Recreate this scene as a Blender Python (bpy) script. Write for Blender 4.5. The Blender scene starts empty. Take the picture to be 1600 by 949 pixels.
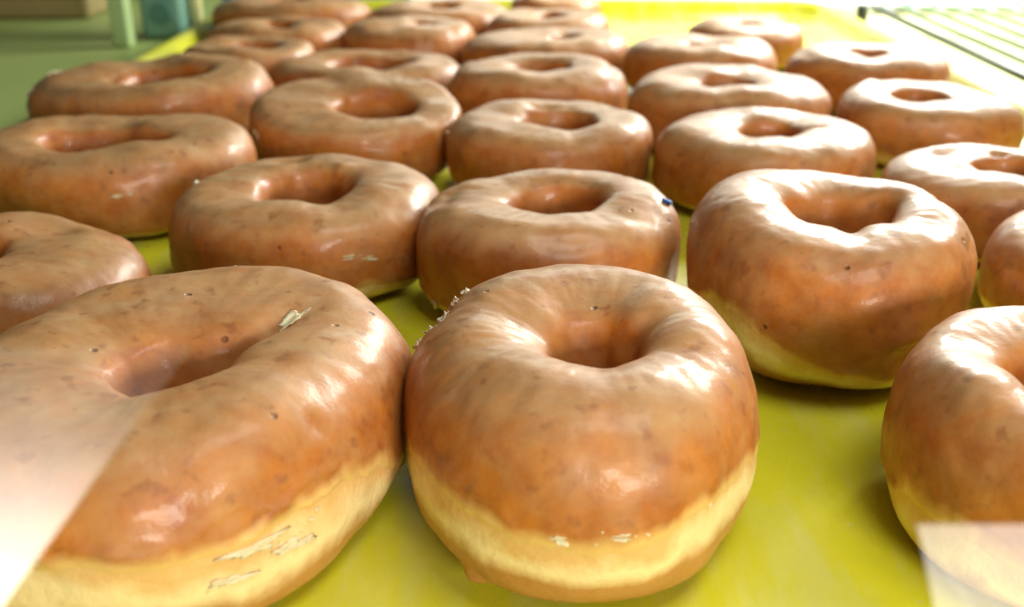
import bpy, math, random
import numpy as np
from mathutils import Vector, noise as mnoise

PI = math.pi
S = bpy.context.scene
C = S.collection

# ------------------------------------------------------------------ camera
cam_d = bpy.data.cameras.new('camera')
cam = bpy.data.objects.new('camera', cam_d)
C.objects.link(cam)
PITCH = math.atan(709.5 / 1650.0)
cam.location = (0, 0, 0.151)
cam.rotation_euler = (PI / 2 - PITCH, 0, 0)
cam_d.sensor_width = 36.0
cam_d.lens = 1650.0 / 1600.0 * 36.0
cam_d.clip_start = 0.005
cam_d.clip_end = 50
cam_d.dof.use_dof = True
cam_d.dof.focus_distance = 0.268
cam_d.dof.aperture_fstop = 13.5
S.camera = cam

# ------------------------------------------------------------------ world and lamps
W = bpy.data.worlds.new('World')
S.world = W
W.use_nodes = True
bg = W.node_tree.nodes['Background']
bg.inputs[0].default_value = (0.90, 0.95, 1.0, 1)
bg.inputs[1].default_value = 0.025


def area(name, loc, target, sx, sy, power, col=(1, 1, 1), spread=180):
    d = bpy.data.lights.new(name, 'AREA')
    d.shape = 'RECTANGLE'
    d.size, d.size_y, d.energy, d.color = sx, sy, power, col
    d.spread = math.radians(spread)
    o = bpy.data.objects.new(name, d)
    o.location = loc
    o.rotation_euler = (Vector(target) - Vector(loc)).to_track_quat('-Z', 'Y').to_euler()
    C.objects.link(o)
    return o


area('case_lamp', (0.52, 1.08, 0.40), (0.24, 0.75, 0.0), 0.60, 0.25, 13, (1.0, 1.0, 0.93))
area('back_window', (0.50, 1.75, 0.46), (0.1, 0.6, 0.0), 1.5, 0.5, 7.8, (0.95, 1.0, 0.90))
area('shop_lamp', (0.32, -0.47, 0.21), (0.03, 0.25, 0.02), 0.30, 0.16, 6.2, (1.0, 0.92, 0.81))
area('tray_fill', (0.16, 0.10, 0.50), (0.10, 0.18, 0.0), 0.26, 0.20, 1.5, (1.0, 0.97, 0.90))  # added fill above the front of the tray to brighten its floor

S.view_settings.view_transform = 'Standard'
S.view_settings.look = 'None'
S.view_settings.exposure = 0.0
S.view_settings.gamma = 1.0
S.view_settings.use_curve_mapping = False
S.render.engine = 'CYCLES'
S.cycles.use_denoising = True
S.cycles.denoising_prefilter = 'ACCURATE'
S.cycles.max_bounces = 6
S.cycles.diffuse_bounces = 2
S.cycles.caustics_reflective = False
S.cycles.caustics_refractive = False


# ------------------------------------------------------------------ materials
def srgb(r, g, b):
    f = lambda c: (c / 255 / 12.92) if c / 255 <= 0.04045 else ((c / 255 + 0.055) / 1.055) ** 2.4
    return (f(r), f(g), f(b), 1)


class NT:
    """small helper for building a node tree"""
    def __init__(self, name):
        self.m = bpy.data.materials.new(name)
        self.m.use_nodes = True
        self.t = self.m.node_tree
        self.t.nodes.clear()
        self.out = self.n('ShaderNodeOutputMaterial')
        self.p = self.n('ShaderNodeBsdfPrincipled')
        self.l(self.p.outputs[0], self.out.inputs[0])

    def n(self, t, **kw):
        o = self.t.nodes.new(t)
        for k, v in kw.items():
            setattr(o, k, v)
        return o

    def l(self, a, b):
        self.t.links.new(a, b)

    def inp(self, node, **kw):
        for k, v in kw.items():
            k = k.replace('_', ' ')
            if hasattr(v, 'is_output'):
                self.l(v, node.inputs[k])
            else:
                node.inputs[k].default_value = v

    def coord(self, jitter=True, scale=(1, 1, 1)):
        tc = self.n('ShaderNodeTexCoord')
        mp = self.n('ShaderNodeMapping')
        mp.inputs['Scale'].default_value = scale
        self.l(tc.outputs['Object'], mp.inputs['Vector'])
        if jitter:
            oi = self.n('ShaderNodeObjectInfo')
            mu = self.n('ShaderNodeMath', operation='MULTIPLY')
            mu.inputs[1].default_value = 9.0
            self.l(oi.outputs['Random'], mu.inputs[0])
            cb = self.n('ShaderNodeCombineXYZ')
            for i in range(3):
                self.l(mu.outputs[0], cb.inputs[i])
            self.l(cb.outputs[0], mp.inputs['Location'])
        return mp.outputs[0]

    def noise(self, vec, scale, detail=4, rough=0.55, dist=0.0):
        o = self.n('ShaderNodeTexNoise')
        self.l(vec, o.inputs['Vector'])
        self.inp(o, Scale=scale, Detail=detail, Roughness=rough, Distortion=dist)
        return o.outputs['Fac']

    def ramp(self, fac, stops, interp='LINEAR'):
        r = self.n('ShaderNodeValToRGB')
        r.color_ramp.interpolation = interp
        e = r.color_ramp.elements
        while len(e) < len(stops):
            e.new(0.5)
        for i, (p, c) in enumerate(stops):
            e[i].position = p
            e[i].color = c if len(c) == 4 else (*c, 1)
        self.l(fac, r.inputs[0])
        return r.outputs[0]

    def mix(self, fac, a, b, blend='MIX'):
        m = self.n('ShaderNodeMix', data_type='RGBA', blend_type=blend)
        for s, v in ((m.inputs[0], fac), (m.inputs[6], a), (m.inputs[7], b)):
            if hasattr(v, 'is_output'):
                self.l(v, s)
            else:
                s.default_value = v
        return m.outputs[2]

    def math(self, op, a, b=0.0, clamp=False):
        m = self.n('ShaderNodeMath', operation=op)
        m.use_clamp = clamp
        for i, v in enumerate((a, b)):
            if hasattr(v, 'is_output'):
                self.l(v, m.inputs[i])
            else:
                m.inputs[i].default_value = v
        return m.outputs[0]

    def attr(self, name):
        a = self.n('ShaderNodeAttribute')
        a.attribute_name = name
        return a.outputs['Fac']

    def bump(self, h, strength, dist, prev=None):
        b = self.n('ShaderNodeBump')
        b.inputs['Strength'].default_value = strength
        b.inputs['Distance'].default_value = dist
        self.l(h, b.inputs['Height'])
        if prev is not None:
            self.l(prev, b.inputs['Normal'])
        return b.outputs[0]


def k(v):
    return (v, v, v, 1)


def mat_glaze():
    t = NT('sugar_glaze')
    v = t.coord()
    vs = t.coord(scale=(0.45, 1.5, 1.0))
    crust = t.mix(t.ramp(t.noise(v, 105, 5, 0.6), [(0.30, k(0)), (0.70, k(1))]), (0.34, 0.084, 0.007, 1), (0.55, 0.185, 0.021, 1))
    film = t.mix(t.noise(v, 160, 3), (0.45, 0.285, 0.112, 1), (0.59, 0.45, 0.24, 1))
    # how thick the dried sugar lies: blotchy, pooled on top; lit tops painted paler
    blot = t.ramp(t.noise(v, 78, 6, 0.62, 0.6), [(0.30, k(0)), (0.74, k(1))])
    streak = t.ramp(t.noise(vs, 150, 4, 0.6), [(0.38, k(0)), (0.66, k(1))])
    top = t.math('ADD', t.attr('pool_sheen'), t.math('MULTIPLY', t.math('SUBTRACT', t.noise(v, 90, 4, 0.5), 0.5), 0.6))
    top = t.ramp(top, [(0.30, k(0)), (0.95, k(1))])
    th = t.math('ADD', t.math('MULTIPLY', blot, 0.44), t.math('MULTIPLY', streak, 0.14))
    th = t.math('SUBTRACT', t.math('ADD', th, t.math('MULTIPLY', top, 0.50)), 0.12, clamp=True)
    col = t.mix(t.math('MULTIPLY', th, 0.85), crust, film)
    # dull reddish bruises where the crust shows
    br = t.ramp(t.noise(v, 190, 2, 0.5), [(0.60, k(0)), (0.72, k(1))])
    col = t.mix(t.math('MULTIPLY', br, 0.55), col, (0.25, 0.085, 0.028, 1))
    # pinholes
    vo = t.n('ShaderNodeTexVoronoi')
    t.l(v, vo.inputs['Vector'])
    vo.inputs['Scale'].default_value = 150
    sep = t.n('ShaderNodeSeparateColor')
    t.l(vo.outputs['Color'], sep.inputs[0])
    rare = t.math('GREATER_THAN', sep.outputs[0], 0.93)
    pit = t.math('MULTIPLY', t.ramp(vo.outputs['Distance'], [(0.07, k(1)), (0.16, k(0))]), rare)
    col = t.mix(t.math('MULTIPLY', pit, 0.75), col, (0.10, 0.04, 0.015, 1))
    # the skin thins out to nothing at its lower edge
    lip = t.math('ADD', t.attr('lip'), t.math('MULTIPLY', t.math('SUBTRACT', t.noise(v, 130, 4), 0.5), 0.9), clamp=True)
    col = t.mix(t.ramp(lip, [(0.2, k(0)), (0.9, k(1))]), col, (0.76, 0.49, 0.16, 1))
    t.l(col, t.p.inputs['Base Color'])
    r = t.math('ADD', t.math('MULTIPLY', t.noise(vs, 120, 4), 0.24), 0.40)
    t.l(r, t.p.inputs['Roughness'])
    t.inp(t.p, IOR=1.48, Subsurface_Weight=0.08, Subsurface_Scale=0.003)
    t.p.inputs['Subsurface Radius'].default_value = (1.0, 0.45, 0.2)
    t.inp(t.p, Coat_Weight=0.17, Coat_Roughness=0.11)
    n1 = t.bump(t.noise(vs, 130, 5, 0.6), 0.13, 0.0009)
    n2 = t.bump(t.noise(v, 700, 3, 0.6), 0.35, 0.00022, n1)
    n3 = t.bump(t.math('SUBTRACT', 1.0, pit), 0.9, 0.0006, n2)
    t.l(n3, t.p.inputs['Normal'])
    t.l(n2, t.p.inputs['Coat Normal'])
    return t.m


def mat_dough():
    t = NT('fried_dough')
    v = t.coord()
    lat = t.math('ADD', t.attr('lat'), t.math('MULTIPLY', t.math('SUBTRACT', t.noise(v, 48, 5, 0.6), 0.5), 1.1))
    pale = t.mix(t.noise(v, 120, 4), (0.82, 0.60, 0.25, 1), (0.93, 0.78, 0.42, 1))
    brown = t.mix(t.noise(v, 90, 5), (0.38, 0.15, 0.035, 1), (0.60, 0.31, 0.085, 1))
    low = t.ramp(lat, [(0.36, k(0)), (0.74, k(1))])
    col = t.mix(low, pale, brown)
    up = t.ramp(lat, [(0.0, k(0.8)), (0.26, k(0))])
    col = t.mix(up, col, (0.72, 0.40, 0.12, 1))
    t.l(col, t.p.inputs['Base Color'])
    t.inp(t.p, Roughness=0.42, Subsurface_Weight=0.12, Subsurface_Scale=0.004, Coat_Weight=0.2, Coat_Roughness=0.25)
    t.p.inputs['Subsurface Radius'].default_value = (1.0, 0.6, 0.25)
    n1 = t.bump(t.noise(v, 140, 5, 0.6), 0.6, 0.0012)
    n2 = t.bump(t.noise(v, 800, 3, 0.6), 0.4, 0.0003, n1)
    t.l(n2, t.p.inputs['Normal'])
    return t.m


def mat_flake():
    t = NT('dried_sugar')
    v = t.coord()
    t.l(t.mix(t.noise(v, 260, 4), (0.72, 0.54, 0.29, 1), (0.88, 0.76, 0.52, 1)), t.p.inputs['Base Color'])
    t.inp(t.p, Roughness=0.5, Subsurface_Weight=0.3, Subsurface_Scale=0.003)
    t.l(t.bump(t.noise(v, 600, 4), 0.7, 0.0006), t.p.inputs['Normal'])
    return t.m


def mat_tray():
    t = NT('yellow_plastic')
    v = t.coord(False)
    vs = t.coord(False, (3.0, 0.7, 1))
    a = t.mix(t.noise(v, 14, 4), (0.60, 0.60, 0.018, 1), (0.72, 0.72, 0.034, 1))
    a = t.mix(t.ramp(t.noise(vs, 30, 5, 0.6), [(0.48, k(0)), (0.75, k(0.5))]), a, (0.66, 0.66, 0.22, 1))
    smear = t.ramp(t.noise(vs, 22, 6, 0.65, 0.8), [(0.52, k(0)), (0.66, k(1))])
    spk = t.ramp(t.noise(v, 420, 2), [(0.70, k(0)), (0.76, k(0.6))])
    a = t.mix(t.math('MULTIPLY', smear, 0.16), a, (0.60, 0.60, 0.30, 1))
    a = t.mix(spk, a, (0.62, 0.56, 0.30, 1))
    t.l(a, t.p.inputs['Base Color'])
    t.l(t.math('ADD', t.math('MULTIPLY', t.noise(vs, 40, 4), 0.25), t.math('ADD', t.math('MULTIPLY', smear, 0.22), 0.16)), t.p.inputs['Roughness'])
    t.l(t.bump(t.noise(v, 60, 3), 0.25, 0.001), t.p.inputs['Normal'])
    return t.m


def mat_plain(name, a, b, rough=0.5, scale=20, metal=0.0, bump=0.2):
    t = NT(name)
    v = t.coord(False)
    t.l(t.mix(t.noise(v, scale, 4), (*a, 1), (*b, 1)), t.p.inputs['Base Color'])
    t.inp(t.p, Roughness=rough, Metallic=metal)
    if bump:
        t.l(t.bump(t.noise(v, scale * 8, 3), bump, 0.001), t.p.inputs['Normal'])
    return t.m


M = {
    'glaze': mat_glaze(), 'dough': mat_dough(), 'flake': mat_flake(), 'tray': mat_tray(),
    'shelf': mat_plain('green_counter', (0.36, 0.46, 0.13), (0.44, 0.55, 0.18), 0.5, 6),
    'post': mat_plain('pale_green_metal', (0.42, 0.58, 0.24), (0.48, 0.62, 0.30), 0.4, 10),
    'teal': mat_plain('teal_plastic', (0.16, 0.34, 0.25), (0.22, 0.40, 0.30), 0.35, 10),
    'tealdark': mat_plain('dark_teal', (0.07, 0.19, 0.15), (0.09, 0.22, 0.18), 0.4, 10),
    'yellow': mat_plain('pale_yellow_paint', (0.70, 0.66, 0.28), (0.80, 0.76, 0.36), 0.4, 10),
    'blue': mat_plain('light_blue_paint', (0.20, 0.42, 0.66), (0.26, 0.50, 0.74), 0.4, 10),
    'brown': mat_plain('brown_board', (0.34, 0.26, 0.10), (0.42, 0.32, 0.13), 0.6, 10),
    'wire': mat_plain('white_coated_wire', (0.78, 0.80, 0.74), (0.86, 0.87, 0.82), 0.3, 30),
    'greenwire': mat_plain('dull_green_wire', (0.10, 0.17, 0.05), (0.16, 0.24, 0.08), 0.35, 30),
    'darkwire': mat_plain('dark_steel', (0.06, 0.07, 0.05), (0.11, 0.12, 0.09), 0.35, 30, 0.5),
    'rackbase': mat_plain('pale_yellow_mat', (0.66, 0.68, 0.28), (0.80, 0.80, 0.48), 0.5, 20),
    'sprinkle': mat_plain('blue_sugar', (0.01, 0.10, 0.45), (0.02, 0.16, 0.60), 0.35, 200),
}


# ------------------------------------------------------------------ object helpers
def obj(name, me, m, parent=None):
    o = bpy.data.objects.new(name, me)
    C.objects.link(o)
    if m is not None:
        me.materials.append(m)
    if parent is not None:
        o.parent = parent
    return o


def mesh(name, verts, faces, smooth=True):
    me = bpy.data.meshes.new(name)
    me.from_pydata([tuple(map(float, p)) for p in verts], [], faces)
    me.update()
    if smooth:
        me.polygons.foreach_set('use_smooth', [True] * len(me.polygons))
    return me


def grid_mesh(name, p, wrap_v):
    """p: (nu, nv, 3) closed in u; closed in v as well when wrap_v"""
    nu, nv = p.shape[:2]
    idx = np.arange(nu * nv).reshape(nu, nv)
    a = idx
    b = np.roll(idx, -1, 0)
    if wrap_v:
        q = np.stack([a, b, np.roll(b, -1, 1), np.roll(a, -1, 1)], -1).reshape(-1, 4)
    else:
        q = np.stack([a[:, :-1], b[:, :-1], b[:, 1:], a[:, 1:]], -1).reshape(-1, 4)
    me = bpy.data.meshes.new(name)
    me.vertices.add(nu * nv)
    me.vertices.foreach_set('co', p.reshape(-1).astype(np.float32))
    me.loops.add(len(q) * 4)
    me.loops.foreach_set('vertex_index', q.reshape(-1).astype(np.int32))
    me.polygons.add(len(q))
    me.polygons.foreach_set('loop_start', np.arange(0, len(q) * 4, 4, dtype=np.int32))
    me.polygons.foreach_set('use_smooth', np.ones(len(q), dtype=bool))
    me.update(calc_edges=True)
    me.validate()
    return me


def vattr(me, name, arr):
    a = me.attributes.new(name, 'FLOAT', 'POINT')
    a.data.foreach_set('value', np.asarray(arr, dtype=np.float32).reshape(-1))


def tag(o, label=None, cat=None, group=None, kind=None):
    for key, val in (('label', label), ('category', cat), ('group', group), ('kind', kind)):
        if val:
            o[key] = val
    return o


def thing(name, loc, label, cat, group=None):
    o = bpy.data.objects.new(name, None)
    o.empty_display_size = 0.01
    o.location = loc
    C.objects.link(o)
    return tag(o, label, cat, group)


def box(name, lo, hi, m, parent=None, bev=0.0):
    import bmesh
    bm = bmesh.new()
    bmesh.ops.create_cube(bm, size=1.0)
    for v in bm.verts:
        v.co = Vector([(l + h) / 2 + c * (h - l) for l, h, c in zip(lo, hi, v.co)])
    if bev:
        bmesh.ops.bevel(bm, geom=bm.edges[:], offset=bev, segments=3, affect='EDGES', profile=0.5)
    me = bpy.data.meshes.new(name)
    bm.to_mesh(me)
    bm.free()
    return obj(name, me, m, parent)


def tube(name, pts, r, m, parent=None, n=10):
    pts = [Vector(p) for p in pts]
    vs, fs = [], []
    for i, p in enumerate(pts):
        d = (pts[min(i + 1, len(pts) - 1)] - pts[max(i - 1, 0)]).normalized()
        s = d.cross(Vector((0, 0, 1)))
        s = s.normalized() if s.length > 1e-4 else Vector((1, 0, 0))
        t = s.cross(d)
        for j in range(n):
            a = 2 * PI * j / n
            vs.append(p + (s * math.cos(a) + t * math.sin(a)) * r)
    for i in range(len(pts) - 1):
        for j in range(n):
            k2 = (j + 1) % n
            fs.append((i * n + j, i * n + k2, (i + 1) * n + k2, (i + 1) * n + j))
    fs.append(tuple(range(n - 1, -1, -1)))
    fs.append(tuple(range((len(pts) - 1) * n, len(pts) * n)))
    return obj(name, mesh(name, vs, fs), m, parent)


# ------------------------------------------------------------------ vectorised gradient noise
_rng = np.random.default_rng(11)
_perm = _rng.permutation(256)
_perm = np.concatenate([_perm, _perm, _perm])
_g = _rng.normal(size=(256, 3))
_g /= np.linalg.norm(_g, axis=1)[:, None]


def pnoise(p):
    i = np.floor(p).astype(int)
    f = p - i
    i &= 255
    w = f * f * f * (f * (f * 6 - 15) + 10)
    out = 0
    for dx in (0, 1):
        wx = w[..., 0] if dx else 1 - w[..., 0]
        for dy in (0, 1):
            wy = w[..., 1] if dy else 1 - w[..., 1]
            for dz in (0, 1):
                wz = w[..., 2] if dz else 1 - w[..., 2]
                h = _perm[_perm[_perm[(i[..., 0] + dx) & 255] + ((i[..., 1] + dy) & 255)] + ((i[..., 2] + dz) & 255)]
                g = _g[h]
                d = (f[..., 0] - dx) * g[..., 0] + (f[..., 1] - dy) * g[..., 1] + (f[..., 2] - dz) * g[..., 2]
                out = out + wx * wy * wz * d
    return out * 1.5


def angd(a):
    return (a + PI) % (2 * PI) - PI


# ------------------------------------------------------------------ the ring doughnut
class Ring:
    """u runs round the ring (0 = right, 90 = away), v round its section (0 outside, 90 top, 180 hole, 270 under)"""
    def __init__(self, P, seed):
        if seed > 4:
            rd = random.Random(seed * 7)
            P = dict(P, dents=list(P.get('dents', ())) + [(rd.uniform(-180, 180), rd.uniform(5, 125), rd.uniform(9, 26), rd.uniform(9, 24), rd.uniform(-0.0016, 0.0030)) for _ in range(6)])
        self.P, self.o = P, np.array([seed * 3.71, seed * 1.93, seed * 5.37])

    def base(self, u, v):
        P = self.P
        rx, ry = P['rx'], P['ry']
        a = u - P.get('yaw', 0.0)
        Ro = rx * ry / np.sqrt((ry * np.cos(a)) ** 2 + (rx * np.sin(a)) ** 2)
        Ro = Ro * (1 + 0.040 * pnoise(np.stack([np.cos(u) * 1.3, np.sin(u) * 1.3, 0 * u], -1) + self.o))
        for (u0, s, am) in P.get('olobe', ()):
            Ro = Ro * (1 + am * np.exp(-(angd(u - u0) / s) ** 2))
        b = u - P.get('hyaw', 0.0)
        he = P.get('hell', 1.0)
        ri = P['ri'] * he / np.sqrt(np.cos(b) ** 2 + (he * np.sin(b)) ** 2)
        ri = ri * (1 + 0.14 * pnoise(np.stack([np.cos(u) * 1.2, np.sin(u) * 1.2, 0 * u + 7], -1) + self.o))
        for (u0, s, am) in P.get('ilobe', ()):
            ri = ri * (1 + am * np.exp(-(angd(u - u0) / s) ** 2))
        ox, oy = P.get('ox', 0.0), P.get('oy', 0.0)
        xo, yo, xi, yi = Ro * np.cos(u), Ro * np.sin(u), ox + ri * np.cos(u), oy + ri * np.sin(u)
        c, s = np.cos(v), np.sin(v)
        nn = P.get('n', 2.25)
        nn = nn + np.clip(-c * 1.5, 0, 1) * P.get('nin', 1.3)
        e = np.where(s > 0, 2 / nn, 2 / P.get('nb', 3.1))
        cc, ss = np.sign(c) * np.abs(c) ** e, np.sign(s) * np.abs(s) ** e
        hu = P['h'] * (1 + 0.065 * pnoise(np.stack([np.cos(u) * 1.1, np.sin(u) * 1.1, 0 * u + 19], -1) + self.o))
        for (u0, sg, am) in P.get('hlobe', ()):
            hu = hu * (1 + am * np.exp(-(angd(u - u0) / sg) ** 2))
        zc = P.get('zc', 0.44) * hu
        zc = zc * (0.62 + 0.38 * np.clip((cc + 1) / 2 * 1.6, 0, 1))
        z = np.where(ss > 0, zc + (hu - zc) * ss, zc + zc * ss)
        t = (cc + 1) / 2
        return np.stack([xi + (xo - xi) * t, yi + (yo - yi) * t, z], -1)

    def at(self, u, v, off=0.0):
        u, v = np.broadcast_arrays(np.asarray(u, float), np.asarray(v, float))
        p = self.base(u, v)
        e = 0.012
        n = np.cross(self.base(u + e, v) - self.base(u - e, v), self.base(u, v + e) - self.base(u, v - e))
        n /= np.linalg.norm(n, axis=-1)[..., None] + 1e-12
        d = 0.0017 * pnoise(p * 42 + self.o) + 0.00032 * pnoise(p * 105 + self.o * 2) + 0.00010 * pnoise(p * 240 + self.o)
        # pleats running into the hole
        hole = np.exp(-((v - math.radians(142)) / 0.62) ** 2)
        pl = pnoise(np.stack([np.cos(u) * 2.4, np.sin(u) * 2.4, v * 0.9], -1) + self.o * 3)
        d = d + hole * 0.00022 * pl
        for (u0, v0, su, sv, dep) in self.P.get('dents', ()):
            d = d - dep * np.exp(-(angd(u - math.radians(u0)) / math.radians(su)) ** 2 - (angd(v - math.radians(v0)) / math.radians(sv)) ** 2)
        p = p + n * (d + off)[..., None]
        P = self.P
        x, y, z = p[..., 0], p[..., 1], p[..., 2]
        tx, ty = math.radians(P.get('tx', 0.0)), math.radians(P.get('ty', 0.0))
        y, z = y * math.cos(tx) - z * math.sin(tx), y * math.sin(tx) + z * math.cos(tx)
        x, z = x * math.cos(ty) + z * math.sin(ty), -x * math.sin(ty) + z * math.cos(ty)
        lift = getattr(self, 'lift', None)
        if lift is None:
            self.lift = lift = -float(z.min()) + P.get('lift', 0.0)
        return np.stack([x, y, z + lift], -1)


def ring_doughnut(P, seed, nu, nv, label):
    R = Ring(P, seed)
    root = thing('glazed_doughnut', (P['X'], P['Y'], 0.0005), label, 'doughnut', 'glazed ring doughnuts on the yellow tray')
    u = np.linspace(0, 2 * PI, nu, endpoint=False)
    # where the glaze stops on the outside
    uc = np.stack([np.cos(u) * 1.6, np.sin(u) * 1.6, 0 * u], -1)
    edge = math.radians(P.get('edge', -34)) + 0.20 * pnoise(uc + R.o) + 0.07 * pnoise(uc * 3 + R.o) + 0.03 * pnoise(uc * 14 + R.o)
    for (u0, s, am) in P.get('elobe', ()):
        edge = edge + math.radians(am) * np.exp(-(angd(u - math.radians(u0)) / math.radians(s)) ** 2)
    U, V = np.meshgrid(u, np.linspace(0, 2 * PI, nv, endpoint=False), indexing='ij')
    p = R.at(U, V)
    me = grid_mesh('dough', p, True)
    span = math.radians(P.get('band', 46))
    lat = (edge[:, None] - angd(V)) / span
    lat = np.where((V > math.radians(100)) & (V < math.radians(250)), 1.0, lat)
    vattr(me, 'lat', np.clip(lat, -0.3, 1.6))
    obj('dough', me, M['dough'], root)
    # glaze: a thin skin of its own with a thicker lip, tucked in at both ends
    ng = int(nv * 0.72)
    s = np.linspace(0, 1, ng)
    V2 = edge[:, None] + (math.radians(232) - edge[:, None]) * s[None, :]
    U2 = np.repeat(u[:, None], ng, 1)
    dv = V2 - edge[:, None]
    th = 0.00042 * np.clip(dv / 0.16, 0, 1) ** 0.7
    outer = np.clip((math.radians(125) - V2) / 0.5, 0, 1)
    th = th + 0.00018 * outer * pnoise(np.stack([np.cos(U2) * 9, np.sin(U2) * 9, V2 * 4], -1) + R.o)
    fold = pnoise(np.stack([np.cos(U2) * 5, np.sin(U2) * 5, V2 * 6], -1) + R.o * 1.7)
    th = th + 0.0010 * outer * np.clip(0.25 - np.abs(fold), 0, 1) * np.exp(-((dv - 0.16) / 0.16) ** 2) * 4 * np.clip(0.3 + pnoise(np.stack([np.cos(U2) * 2, np.sin(U2) * 2, 0 * U2], -1) + R.o), 0, 1)
    th[:, 0] = -0.00025
    th[:, -1] = -0.0005
    g = R.at(U2, V2, th)
    me = grid_mesh('glaze', g, False)
    pool_sheen = np.clip(np.sin(np.clip(V2, 0, PI)), 0, 1) ** 1.6
    pool_sheen = pool_sheen * np.where(V2 > math.radians(118), np.clip(1 - (V2 - math.radians(118)) / 0.6, 0, 1), 1)
    vattr(me, 'pool_sheen', np.clip(pool_sheen * P.get('pale_top', 1.0), 0, 1.4))  # paler tops stand in for light on them, besides pooled glaze
    vattr(me, 'lip', np.exp(-(dv / 0.13) ** 2))
    obj('glaze', me, M['glaze'], root)
    return root, R


def flake(root, R, u0, v0, su, sv, seed, off=0.0008, curl=0.0012, rings=4, n=26, rot=0.0):
    """a ragged chip of dried sugar lying on the glaze, following its curve, lifted at the rim"""
    rnd = random.Random(seed)
    u0, v0, su, sv, rot = map(math.radians, (u0, v0, su, sv, rot))
    uu, vv, oo = [0.0], [0.0], [off + 0.0003]
    n = 34
    w3 = [rnd.random() * 6.28 for _ in range(4)]
    rad = [(0.62 + 0.18 * math.sin(2 * PI * i / n * 2 + w3[0]) + 0.14 * math.sin(2 * PI * i / n * 3 + w3[1]) + 0.12 * math.sin(2 * PI * i / n * 5 + w3[2])) * (0.68 + 0.42 * rnd.random()) for i in range(n)]
    ph = rnd.random() * 6
    for r in range(1, rings + 1):
        for j in range(n):
            a = 2 * PI * j / n
            q = r / rings * rad[j]
            uu.append(q * math.cos(a))
            vv.append(q * math.sin(a))
            oo.append(off + curl * (r / rings) ** 3 * (0.4 + 0.6 * math.sin(a * 2 + ph)) + 0.0003 * rnd.random())
    uu, vv, oo = np.array(uu), np.array(vv), np.array(oo)
    cu, cv = uu * math.cos(rot) - vv * math.sin(rot), uu * math.sin(rot) + vv * math.cos(rot)
    top = R.at(u0 + cu * su, v0 + cv * sv, oo)
    bot = R.at(u0 + cu * su * 0.97, v0 + cv * sv * 0.97, oo - 0.00055)
    nt = len(top)
    fs = []
    for j in range(n):
        k2 = (j + 1) % n
        fs.append((0, 1 + j, 1 + k2))
        fs.append((nt, nt + 1 + k2, nt + 1 + j))
        for r in range(rings - 1):
            a, b = 1 + r * n, 1 + (r + 1) * n
            fs.append((a + j, b + j, b + k2, a + k2))
            fs.append((nt + a + k2, nt + b + k2, nt + b + j, nt + a + j))
        a = 1 + (rings - 1) * n
        fs.append((a + j, nt + a + j, nt + a + k2, a + k2))
    return obj('sugar_flake', mesh('sugar_flake', np.concatenate([top, bot]), fs), M['flake'], root)


# ------------------------------------------------------------------ setting: counter and what is blurred behind
box('counter', (-2.2, -0.4, -0.062), (1.4, 2.6, -0.012), M['shelf'])['kind'] = 'structure'

# tray -------------------------------------------------------------
tray = thing('serving_tray', (0.017, 0.59, -0.010), 'shiny yellow plastic serving tray with a low rolled rim under all the doughnuts', 'tray')
TX0, TX1, TY0, TY1 = -0.262 - 0.017, 0.298 - 0.017, 0.06 - 0.59, 1.075 - 0.59


def tray_loop(ins, z, rc, n=10):
    x0, x1, y0, y1 = TX0 + ins, TX1 - ins, TY0 + ins, TY1 - ins
    r = max(rc - ins, 0.004)
    pts = []
    for cx, cy, a0 in ((x1 - r, y1 - r, 0), (x0 + r, y1 - r, 90), (x0 + r, y0 + r, 180), (x1 - r, y0 + r, 270)):
        for i in range(n + 1):
            a = math.radians(a0 + 90 * i / n)
            pts.append((cx + r * math.cos(a), cy + r * math.sin(a), z))
    return pts


def loops_mesh(name, prof, cap0=False):
    L = [tray_loop(i, z, 0.045) for i, z in prof]
    n = len(L[0])
    vs = [p for l in L for p in l]
    fs = []
    if cap0:
        fs.append(tuple(range(n)))
    for a in range(len(L) - 1):
        for j in range(n):
            k2 = (j + 1) % n
            fs.append((a * n + j, (a + 1) * n + j, (a + 1) * n + k2, a * n + k2))
    return mesh(name, vs, fs)


obj('tray_floor', loops_mesh('tray_floor', [(0.018, 0.010), (0.014, 0.0102)], True), M['tray'], tray)
obj('tray_rim', loops_mesh('tray_rim', [(0.014, 0.0102), (0.0105, 0.0112), (0.0075, 0.014), (0.0045, 0.020), (0.002, 0.0236), (-0.001, 0.0248),
                                        (-0.005, 0.0246), (-0.0085, 0.0232), (-0.010, 0.0205), (-0.0102, 0.017), (-0.0085, 0.0165), (-0.0085, 0.020),
                                        (-0.006, 0.0225), (-0.001, 0.0225), (0.001, 0.019), (0.0045, 0.010), (0.010, 0.002), (0.02, 0.0)]), M['tray'], tray)

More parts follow.
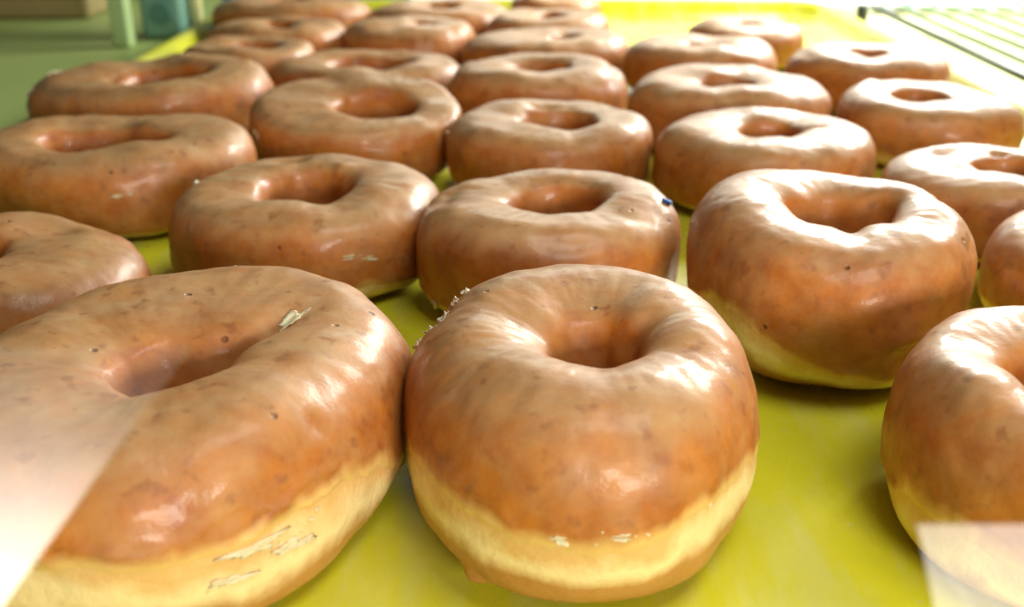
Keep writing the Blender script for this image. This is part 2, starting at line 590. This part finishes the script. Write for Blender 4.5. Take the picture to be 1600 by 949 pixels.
# ------------------------------------------------------------------ the doughnuts
D2 = math.radians
RINGS = {
    'A': dict(X=-0.0800, Y=0.2255, rx=0.0640, ry=0.0530, yaw=D2(68), ri=0.0088, hyaw=D2(38), hell=1.1, ox=0.0025, oy=-0.0120, pale_top=0.9, h=0.0455, nin=2.4, edge=-6, band=46,
              ilobe=[(D2(42), 0.36, 0.85)], elobe=[(-105, 30, 12), (-30, 25, 10), (10, 16, -24)],
              dents=[(-38, 42, 3, 9, 0.0010), (6, 8, 12, 14, 0.0012), (40, 118, 9, 22, 0.0022)]),
    'B': dict(X=0.0158, Y=0.2280, rx=0.0429, ry=0.0535, ri=0.0072, ox=0.0040, oy=-0.0055, pale_top=0.9, h=0.0480, edge=-1, band=26, nb=2.9, n=2.15, nin=1.1,
              elobe=[(-100, 24, -4), (-40, 24, 10), (-150, 25, 8), (30, 40, -14), (110, 60, -26)],
              dents=[(-122, -44, 4, 7, -0.0022), (150, 48, 10, 8, 0.0007)]),
    'C': dict(X=0.1348, Y=0.2111, rx=0.0460, ry=0.0471, ri=0.0125, nin=1.8, ox=-0.0090, oy=-0.0006, pale_top=0.9, h=0.0442, edge=-6, band=70, elobe=[(120, 50, -30)]),
    'D': dict(X=0.0987, Y=0.3160, rx=0.0419, ry=0.051, ri=0.0130, ox=0.0050, oy=-0.0020, pale_top=0.9, h=0.0490, zc=0.58, nb=1.85, nin=1.2, edge=-22, band=40,
              ilobe=[(D2(-95), 0.45, -0.30), (D2(20), 0.4, 0.25), (D2(150), 0.4, 0.25)], olobe=[(D2(-95), 0.5, 0.05), (D2(-25), 0.4, 0.03)], elobe=[(-140, 22, 16), (-65, 40, -26), (60, 90, -20)],
              dents=[(-97, 118, 13, 30, 0.0030), (-72, -24, 9, 9, 0.0028), (-60, -12, 14, 6, -0.0010)]),
    'E': dict(X=0.0121, Y=0.3553, rx=0.0468, ry=0.0443, ri=0.0160, ox=0.0030, oy=0.0015, pale_top=1.3, nin=2.6, h=0.0376, edge=-34, n=2.75),
    'F': dict(X=-0.0782, Y=0.3825, rx=0.0510, ry=0.0476, ri=0.0175, ox=0.0011, oy=0.0015, pale_top=1.3, nin=2.6, h=0.034, edge=-38, elobe=[(-55, 14, 26)], n=2.75),
    'G': dict(X=-0.1629, Y=0.3146, rx=0.0439, ry=0.0436, ri=0.0140, ox=-0.0150, oy=-0.0005, nin=2.6, h=0.0333, n=2.6, edge=-45),
    'H': dict(X=-0.1754, Y=0.4580, rx=0.0600, ry=0.0495, ri=0.0165, hell=1.35, ox=-0.0062, oy=-0.0053, pale_top=1.3, nin=2.6, h=0.0359, edge=-46, n=2.75,
              ilobe=[(D2(5), 0.3, 0.4)], dents=[(-20, 118, 9, 10, 0.0025)]),
    'I': dict(X=-0.0788, Y=0.5304, rx=0.0522, ry=0.0488, ri=0.0195, ox=0.0100, oy=-0.0033, pale_top=1.3, nin=2.6, h=0.0305, tx=7, ty=2, n=3.8, nb=3.2, edge=-46,
              olobe=[(D2(170), 0.6, 0.04)]),
    'J': dict(X=0.0174, Y=0.4971, rx=0.0495, ry=0.0457, ri=0.0168, ox=0.0050, oy=0.0001, pale_top=1.3, nin=2.6, h=0.0330, edge=-46, n=2.75, zc=0.52),
    'K': dict(X=0.1158, Y=0.4732, rx=0.0496, ry=0.0463, ri=0.0122, ox=0.0015, oy=0.0005, pale_top=1.3, nin=2.6, h=0.0336, n=2.6, edge=-38),
    'L': dict(X=0.1983, Y=0.4200, rx=0.0441, ry=0.0419, ri=0.0150, ox=0.0090, oy=0.0015, pale_top=1.3, nin=2.6, h=0.0307, edge=-42, n=2.6),
    'M': dict(X=0.2014, Y=0.3275, rx=0.0408, ry=0.0417, ri=0.0130, ox=0.0055, oy=0.0015, nin=2.6, h=0.0323, n=2.6, edge=-20),
    'N': dict(X=-0.2000, Y=0.5862, rx=0.0660, ry=0.0517, ri=0.0180, hell=1.2, ox=0.0108, oy=-0.0044, pale_top=1.3, nin=2.6, h=0.0365, tx=2, ty=-2, edge=-46, n=2.8),
    'O': dict(X=-0.1754, Y=0.7124, rx=0.0442, ry=0.041, ri=0.0170, ox=0.0020, oy=0.0020, pale_top=1.3, nin=2.6, h=0.0305, edge=-46, n=2.6, ty=0),
    'P': dict(X=-0.0912, Y=0.6637, rx=0.0606, ry=0.0469, ri=0.0170, hell=1.5, ox=0.0036, oy=0.0030, pale_top=1.3, nin=2.6, h=0.029, edge=-46, n=2.4,
              hlobe=[(D2(-60), 0.5, -0.07)]),
    'Q': dict(X=0.0152, Y=0.6264, rx=0.0528, ry=0.0473, ri=0.0151, ox=0.0001, oy=0.0008, pale_top=1.3, nin=2.6, h=0.0336, n=2.6, edge=-42),
    'R': dict(X=0.1180, Y=0.5769, rx=0.0543, ry=0.0485, ri=0.0135, ox=-0.0026, oy=-0.0030, pale_top=1.3, nin=2.6, h=0.0350, n=2.6, edge=-42),
    'S': dict(X=0.2205, Y=0.5528, rx=0.0462, ry=0.0449, ri=0.0136, ox=-0.0044, oy=0.0030, pale_top=1.3, nin=2.6, h=0.0318, edge=-22, n=2.6),
    'T': dict(X=0.0239, Y=0.7563, rx=0.0587, ry=0.0475, ri=0.0085, ox=0.0128, oy=0.0010, pale_top=1.3, nin=2.6, h=0.03, edge=-45, n=2.6),
    'U': dict(X=0.1237, Y=0.7081, rx=0.0494, ry=0.0472, ri=0.0093, ox=0.0001, oy=-0.0018, pale_top=1.3, nin=2.6, h=0.0331, n=2.6, edge=-45),
    'V': dict(X=0.2246, Y=0.6753, rx=0.0509, ry=0.0475, ri=0.0109, ox=0.0006, oy=-0.0013, pale_top=1.3, nin=2.6, h=0.0338, n=2.6, edge=-42),
    'W': dict(X=0.1744, Y=0.8084, rx=0.0423, ry=0.0446, ri=0.0086, ox=0.0027, oy=0.0030, pale_top=1.3, nin=2.6, h=0.0308, n=2.6, edge=-35),
    'X': dict(X=-0.1753, Y=0.8084, rx=0.0541, ry=0.045, ri=0.0129, ox=0.0004, oy=0.0015, pale_top=1.3, nin=2.6, h=0.031, edge=-45, n=2.5),
    'Y': dict(X=-0.0765, Y=0.7994, rx=0.0492, ry=0.0468, ri=0.0075, ox=0.0118, oy=0.0000, pale_top=1.3, nin=2.6, h=0.0324, n=2.6, edge=-45),
    'Z': dict(X=0.0288, Y=0.8571, rx=0.0503, ry=0.0454, ri=0.0104, ox=0.0010, oy=0.0030, pale_top=1.3, nin=2.6, h=0.0302, n=2.6, edge=-45),
    'AA': dict(X=-0.1868, Y=0.9217, rx=0.0671, ry=0.0500, ri=0.0142, ox=-0.0010, oy=-0.0013, pale_top=1.3, nin=2.6, h=0.033, n=2.6, edge=-45),
    'BB': dict(X=-0.0600, Y=0.9151, rx=0.0600, ry=0.0482, ri=0.0138, ox=0.0005, oy=0.0008, pale_top=1.3, nin=2.6, h=0.03, n=2.6, edge=-45),
    'CC': dict(X=0.0398, Y=0.9799, rx=0.0407, ry=0.0449, ri=0.0104, ox=-0.0006, oy=0.0005, pale_top=1.3, nin=2.6, h=0.0297, n=2.6, edge=-45),
}
LABEL = {
    'A': 'largest doughnut, at the front left, with a slit running from its hole',
    'B': 'doughnut in the middle of the front row with wide pale band and flaky left edge',
    'C': 'doughnut at the front right cut off by the photo edge, beside the bare yellow tray',
    'D': 'doughnut with a pinched heart-shaped hole standing behind the bare patch of yellow tray',
    'E': 'doughnut with a blue speck on its right edge, directly behind front middle one',
    'F': 'round doughnut directly behind the slit one, with a dark gap on either side',
    'G': 'doughnut cut off by the left photo edge, directly behind the slit one',
    'H': 'wide doughnut with long oval hole at the left photo edge, third from front',
    'I': 'doughnut tilted towards the viewer with flat speckled top and sharp front edge',
    'J': 'doughnut third from the front in the middle column, white shiny ring round its hole',
    'K': 'doughnut with a small hole behind the pinched-hole one, right of the middle column',
    'L': 'doughnut cut off by the right photo edge, directly behind the sliver of another',
    'M': 'sliver of a doughnut at the right photo edge just behind the front right one',
    'N': 'doughnut with broken white sugar flakes on its left end, lying against the left tray rim',
    'O': 'half hidden doughnut peeking out behind the flaky one by the left tray rim',
    'P': 'flattened doughnut with a narrow slot hole behind the tilted speckled one',
    'Q': 'fourth doughnut from the front in the middle column, white ringed',
    'R': 'doughnut with a bulging wall inside its hole, right of the fourth in the middle column',
    'S': 'rightmost fully seen doughnut, bright orange front, next to the wire rack',
    'T': 'wide doughnut with a tiny hole off to its right, fifth in the middle column',
    'U': 'pale round doughnut just in front of one with yellow tray behind it',
    'V': 'doughnut with a boxy brown hole nearest the far end of the wire rack',
    'W': 'farthest doughnut on the right, standing alone against bright yellow tray',
    'X': 'wrinkled doughnut behind the half hidden one near the far left tray rim',
    'Y': 'pale smooth doughnut with a very small hole in the far left of the tray',
    'Z': 'sixth doughnut in the middle column, thin and pale behind the wide tiny-holed one',
    'AA': 'farthest left doughnut, with orange side showing at the top photo edge',
    'BB': 'pale doughnut at the top photo edge with its small hole just in view',
    'CC': 'farthest middle doughnut, a sliver at the top photo edge beside the white glare',
}
R_ = {}
for i, (key, P) in enumerate(RINGS.items()):
    big = key in 'ABCD'
    mid = key in 'EFGHIJKLMN'
    nu, nv = (300, 170) if big else ((200, 110) if mid else (140, 80))
    R_[key] = ring_doughnut(P, i + 1, nu, nv, LABEL[key])


def fl(key, *a, **kw):
    return flake(*R_[key], *a, **kw)


def crumbs(key, u0, v0, su, sv, count, size, seed, line=0.0):
    """a patch of crumbly sugar: tiny ragged lumps bedded in the glaze"""
    root, R = R_[key]
    rnd = random.Random(seed)
    vs, fs = [], []
    for _ in range(count * 2):
        if _ % 5 == 0:
            ca, cb = rnd.gauss(0, 0.45), rnd.gauss(0, 0.45)
        a, b = ca + rnd.gauss(0, 0.10), cb + rnd.gauss(0, 0.10)
        uu, vv = math.radians(u0 + a * su), math.radians(v0 + b * sv + a * line)
        c = R.at(np.array([uu]), np.array([vv]), np.array([0.0003]))[0]
        e = 0.01
        n = np.cross(R.at(uu + e, vv) - R.at(uu - e, vv), R.at(uu, vv + e) - R.at(uu, vv - e))
        n = n / (np.linalg.norm(n) + 1e-12)
        t = np.cross(n, [0.3, 0.2, 1.0]); t /= np.linalg.norm(t)
        b2 = np.cross(n, t)
        r = size * (0.22 + rnd.random() ** 3 * 0.9)
        lx, ly, lz, w = r * (0.6 + rnd.random()), r * (0.4 + 0.5 * rnd.random()), r * (0.25 + 0.35 * rnd.random()), rnd.random() * PI
        i0 = len(vs)
        m = 7
        for ring_z, rr in ((-0.6, 0.95), (0.35, 0.8)):
            for j in range(m):
                q = 2 * PI * j / m
                g = rr * (0.65 + 0.55 * rnd.random())
                x, y = lx * g * math.cos(q), ly * g * math.sin(q)
                x, y = x * math.cos(w) - y * math.sin(w), x * math.sin(w) + y * math.cos(w)
                vs.append(c + t * x + b2 * y + n * lz * (ring_z + 0.3 * rnd.random()))
        vs.append(c + n * lz * (0.7 + 0.3 * rnd.random()))
        for j in range(m):
            k2 = (j + 1) % m
            fs.append((i0 + j, i0 + k2, i0 + m + k2, i0 + m + j))
            fs.append((i0 + m + j, i0 + m + k2, i0 + 2 * m))
    o = obj('sugar_crumbs', mesh('sugar_crumbs', vs, fs, False), M['flake'], root)
    o['kind'] = 'stuff'
    return o


# flakes and crumbs of dried sugar
LOW = dict(off=0.00025, curl=0.0004)
for q in ((158, 40, 5, 5, 1, 30), (150, 45, 6, 3, 2, 40), (142, 49, 4, 4, 3, 10), (165, 34, 3, 6, 4, 0), (136, 53, 3, 2.5, 5, 0)):
    fl('B', *q[:5], rot=q[5], off=0.0005, curl=0.0009)
crumbs('B', 148, 44, 20, 7, 22, 0.0006, 1, 10)
for q in ((-97, 4, 3.4, 2.6, 5, 0), (-84, 6, 5, 2, 6, 10)):
    fl('B', *q[:5], rot=q[5], **LOW)
crumbs('B', -90, 6, 26, 4, 12, 0.0006, 3)
fl('A', 40, 104, 5, 17, 7, off=0.0004, curl=0.0006, rot=8)
for q in ((-60, 1, 9, 3, 8, 6), (-52, -3, 8, 3, 9, -8), (-66, -6, 8, 2.5, 10, 4)):
    fl('A', *q[:5], rot=q[5], **LOW)
crumbs('A', -58, -2, 20, 4, 10, 0.0006, 5, 6)
crumbs('A', 86, 56, 5, 3, 5, 0.0012, 8)
crumbs('A', 150, 52, 3, 3, 3, 0.0012, 9)
crumbs('A', 90, 186, 26, 14, 9, 0.0016, 10)
crumbs('B', 90, 190, 40, 16, 7, 0.0012, 11)
fl('D', -2, 44, 6, 5, 15, **LOW)
fl('N', 176, 62, 10, 12, 17, off=0.0006, curl=0.0010)
fl('N', 194, 34, 6, 8, 18, off=0.0006)
fl('N', 186, 12, 7, 8, 19, off=0.0006)
crumbs('N', 185, 30, 22, 26, 40, 0.0022, 14)
fl('N', -108, 20, 10, 5, 20, off=0.0004)
fl('F', 165, 48, 5, 3, 22, off=0.0006)
for q in ((-62, 12, 7, 3, 26, 0), (-54, 8, 5, 3, 27, 0)):
    fl('F', *q[:5], **LOW)
fl('J', 182, 26, 3, 5, 23, off=0.0006)
fl('E', -150, -30, 3, 7, 24, off=0.0006)
fl('E', -84, 6, 5, 2, 25, **LOW)
for q in ((-92, -2, 9, 4, 28, 0), (-70, 0, 7, 4, 29, 0), (-150, 12, 6, 8, 30, 0)):
    fl('I', *q[:5], **LOW)
fl('H', -70, 10, 8, 3, 31, **LOW)

# the blue speck on the second middle doughnut
root_e, R_e = R_['E']
c = R_e.at(np.array([D2(-10)]), np.array([D2(63)]), np.array([0.0008]))[0]
rnd = random.Random(4)
ico_v, ico_f = [], []
import bmesh
bm = bmesh.new()
bmesh.ops.create_icosphere(bm, subdivisions=2, radius=1.0)
for v in bm.verts:
    q = 0.75 + 0.5 * rnd.random()
    v.co = Vector((v.co.x * 0.0022 * q, v.co.y * 0.0016 * q, v.co.z * 0.0009 * q))
me = bpy.data.meshes.new('blue_sprinkle')
bm.to_mesh(me)
bm.free()
sp = obj('blue_sprinkle', me, M['sprinkle'])
sp.location = Vector(c) + root_e.location
sp.rotation_euler = (0.1, 0.5, 0.6)
tag(sp, 'tiny bright blue speck on the right shoulder of the second middle doughnut', 'sprinkle')

# ------------------------------------------------------------------ wire rack to the right
rack = thing('wire_rack', (0.42, 0.70, -0.010), 'wire cooling rack of thin green rods lying right of the yellow tray', 'rack')
rx0, ry0 = 0.42, 0.70
for i in range(14):
    x0 = 0.3265 + 0.0225 * i
    dark = i == 0
    tube('rod', [(x0 - 0.010 - rx0, 0.42 - ry0, 0.030), (x0 - rx0, 0.985 - ry0, 0.030)], 0.0028 if dark else 0.0022, M['darkwire' if dark else 'greenwire'], rack)
tube('cross_bar', [(0.330 - rx0, 0.99 - ry0, 0.0245), (0.66 - rx0, 0.99 - ry0, 0.0245)], 0.003, M['wire'], rack)
tube('cross_bar', [(0.320 - rx0, 0.52 - ry0, 0.0205), (0.64 - rx0, 0.52 - ry0, 0.0205)], 0.003, M['wire'], rack)
for i in range(12):
    x0 = 0.352 + 0.0255 * i
    pts = []
    for j in range(13):
        a = PI * 2 * j / 12
        pts.append((x0 - rx0 + 0.0105 * math.cos(a), 1.005 - ry0 + 0.010 * math.sin(a), 0.030 + 0.004 * math.sin(a + 0.6)))
    tube('wire_loop', pts, 0.0022, M['teal'], rack, 8)
for (x, y) in ((0.318, 0.985), (0.285 + 0.02, 0.52), (0.655, 0.99), (0.64, 0.52)):
    tube('foot', [(x - rx0, y - ry0, 0.0), (x - rx0, y - ry0, 0.018), (x - rx0, y - ry0, 0.032)], 0.0055, M['darkwire'], rack)
mat_o = box('paper_mat', (0.325, 0.30, -0.0115), (0.72, 1.2, -0.0085), M['rackbase'], None, 0.0008)
tag(mat_o, 'glaring pale yellow mat under the wire rack', 'mat')

# ------------------------------------------------------------------ blurred things beyond the left rim
post = box('case_post', (-0.356, 0.955, -0.0118), (-0.340, 0.972, 0.25), M['post'], None, 0.003)
tag(post, 'blurred pale green upright post standing beyond the left tray rim', 'post')
pan = thing('teal_canister', (-0.318, 1.02, -0.0118), 'blurred teal canister with a dark round spot, beyond the left tray rim', 'canister')
box('body', (-0.026, -0.02, 0.0), (0.013, 0.03, 0.20), M['teal'], pan, 0.006)
import mathutils
bm = bmesh.new()
bmesh.ops.create_cone(bm, cap_ends=True, segments=40, radius1=0.010, radius2=0.010, depth=0.006,
                      matrix=mathutils.Matrix.Translation((-0.006, -0.021, 0.024)) @ mathutils.Matrix.Rotation(PI / 2, 4, 'X'))
me = bpy.data.meshes.new('spot')
bm.to_mesh(me)
bm.free()
obj('spot', me, M['tealdark'], pan)
yp = box('yellow_post', (-0.303, 1.02, -0.0118), (-0.293, 1.032, 0.25), M['yellow'], None, 0.003)
tag(yp, 'blurred pale yellow upright strip between the teal canister and the blue board', 'post')
bl = box('blue_board', (-0.292, 1.095, -0.0118), (-0.10, 1.11, 0.25), M['blue'], None, 0.003)
tag(bl, 'blurred light blue board at the far left corner of the tray', 'board')
br = box('brown_box', (-0.80, 1.13, -0.0118), (-0.44, 1.25, 0.12), M['brown'], None, 0.006)
tag(br, 'blurred brown box at the top left, beyond the green counter', 'box')
# pale board beyond the tray on the right
wb = box('white_board', (-0.16, 1.13, -0.0118), (0.70, 1.5, 0.004), M['wire'], None, 0.003)
tag(wb, 'glaring white board lying flat beyond the far edge of the tray', 'board')

# ------------------------------------------------------------------ two added glass sheets, cut and tilted to mirror the shop lamp as glare
def mat_glass(share):
    t = NT('glare_glass')
    t.t.nodes.remove(t.p)
    tr = t.n('ShaderNodeBsdfTransparent')
    tr.inputs[0].default_value = (0.985, 0.99, 0.985, 1)
    gl = t.n('ShaderNodeBsdfGlossy')
    gl.inputs['Color'].default_value = (1, 1, 1, 1)
    gl.inputs['Roughness'].default_value = 0.22  # blurs the mirrored lamp into soft glare
    fr = t.n('ShaderNodeFresnel')
    fr.inputs['IOR'].default_value = 1.5
    mx = t.n('ShaderNodeMixShader')
    t.l(t.math('MULTIPLY', fr.outputs[0], share), mx.inputs[0])
    t.l(tr.outputs[0], mx.inputs[1])
    t.l(gl.outputs[0], mx.inputs[2])
    t.l(mx.outputs[0], t.out.inputs[0])
    return t.m


M['glass'] = mat_glass(0.62)
M['glass_dull'] = mat_glass(0.2)


def glare_pane(pts, label, m_='glass'):
    """a flat sheet of glass 1 mm thick from its corner points"""
    pts = [Vector(p) for p in pts]
    n = (pts[1] - pts[0]).cross(pts[2] - pts[0]).normalized()
    vs = [p + n * 0.0005 for p in pts] + [p - n * 0.0005 for p in pts]
    m = len(pts)
    fs = [tuple(range(m)), tuple(range(2 * m - 1, m - 1, -1))]
    for j in range(m):
        k2 = (j + 1) % m
        fs.append((j, m + j, m + k2, k2))
    o = obj('glass_glare_pane', mesh('glass_glare_pane', vs, fs, False), M[m_])
    return tag(o, label, 'glass panel')


# glare panes
glare_pane([(-0.0815, 0.1102, 0.0979), (-0.0444, 0.1313, 0.0878), (-0.0653, 0.1025, 0.0621), (-0.0801, 0.0953, 0.0684)], 'hazy glass guard at the lower left corner, glaring white in front of the largest doughnut')
glare_pane([(0.0509, 0.1112, 0.0729), (0.0709, 0.1111, 0.0729), (0.0684, 0.0701, -0.0115), (0.113, 0.0702, -0.0115)], 'hazy glass guard at lower right with straight top edge, before the cut-off doughnut', 'glass_dull')
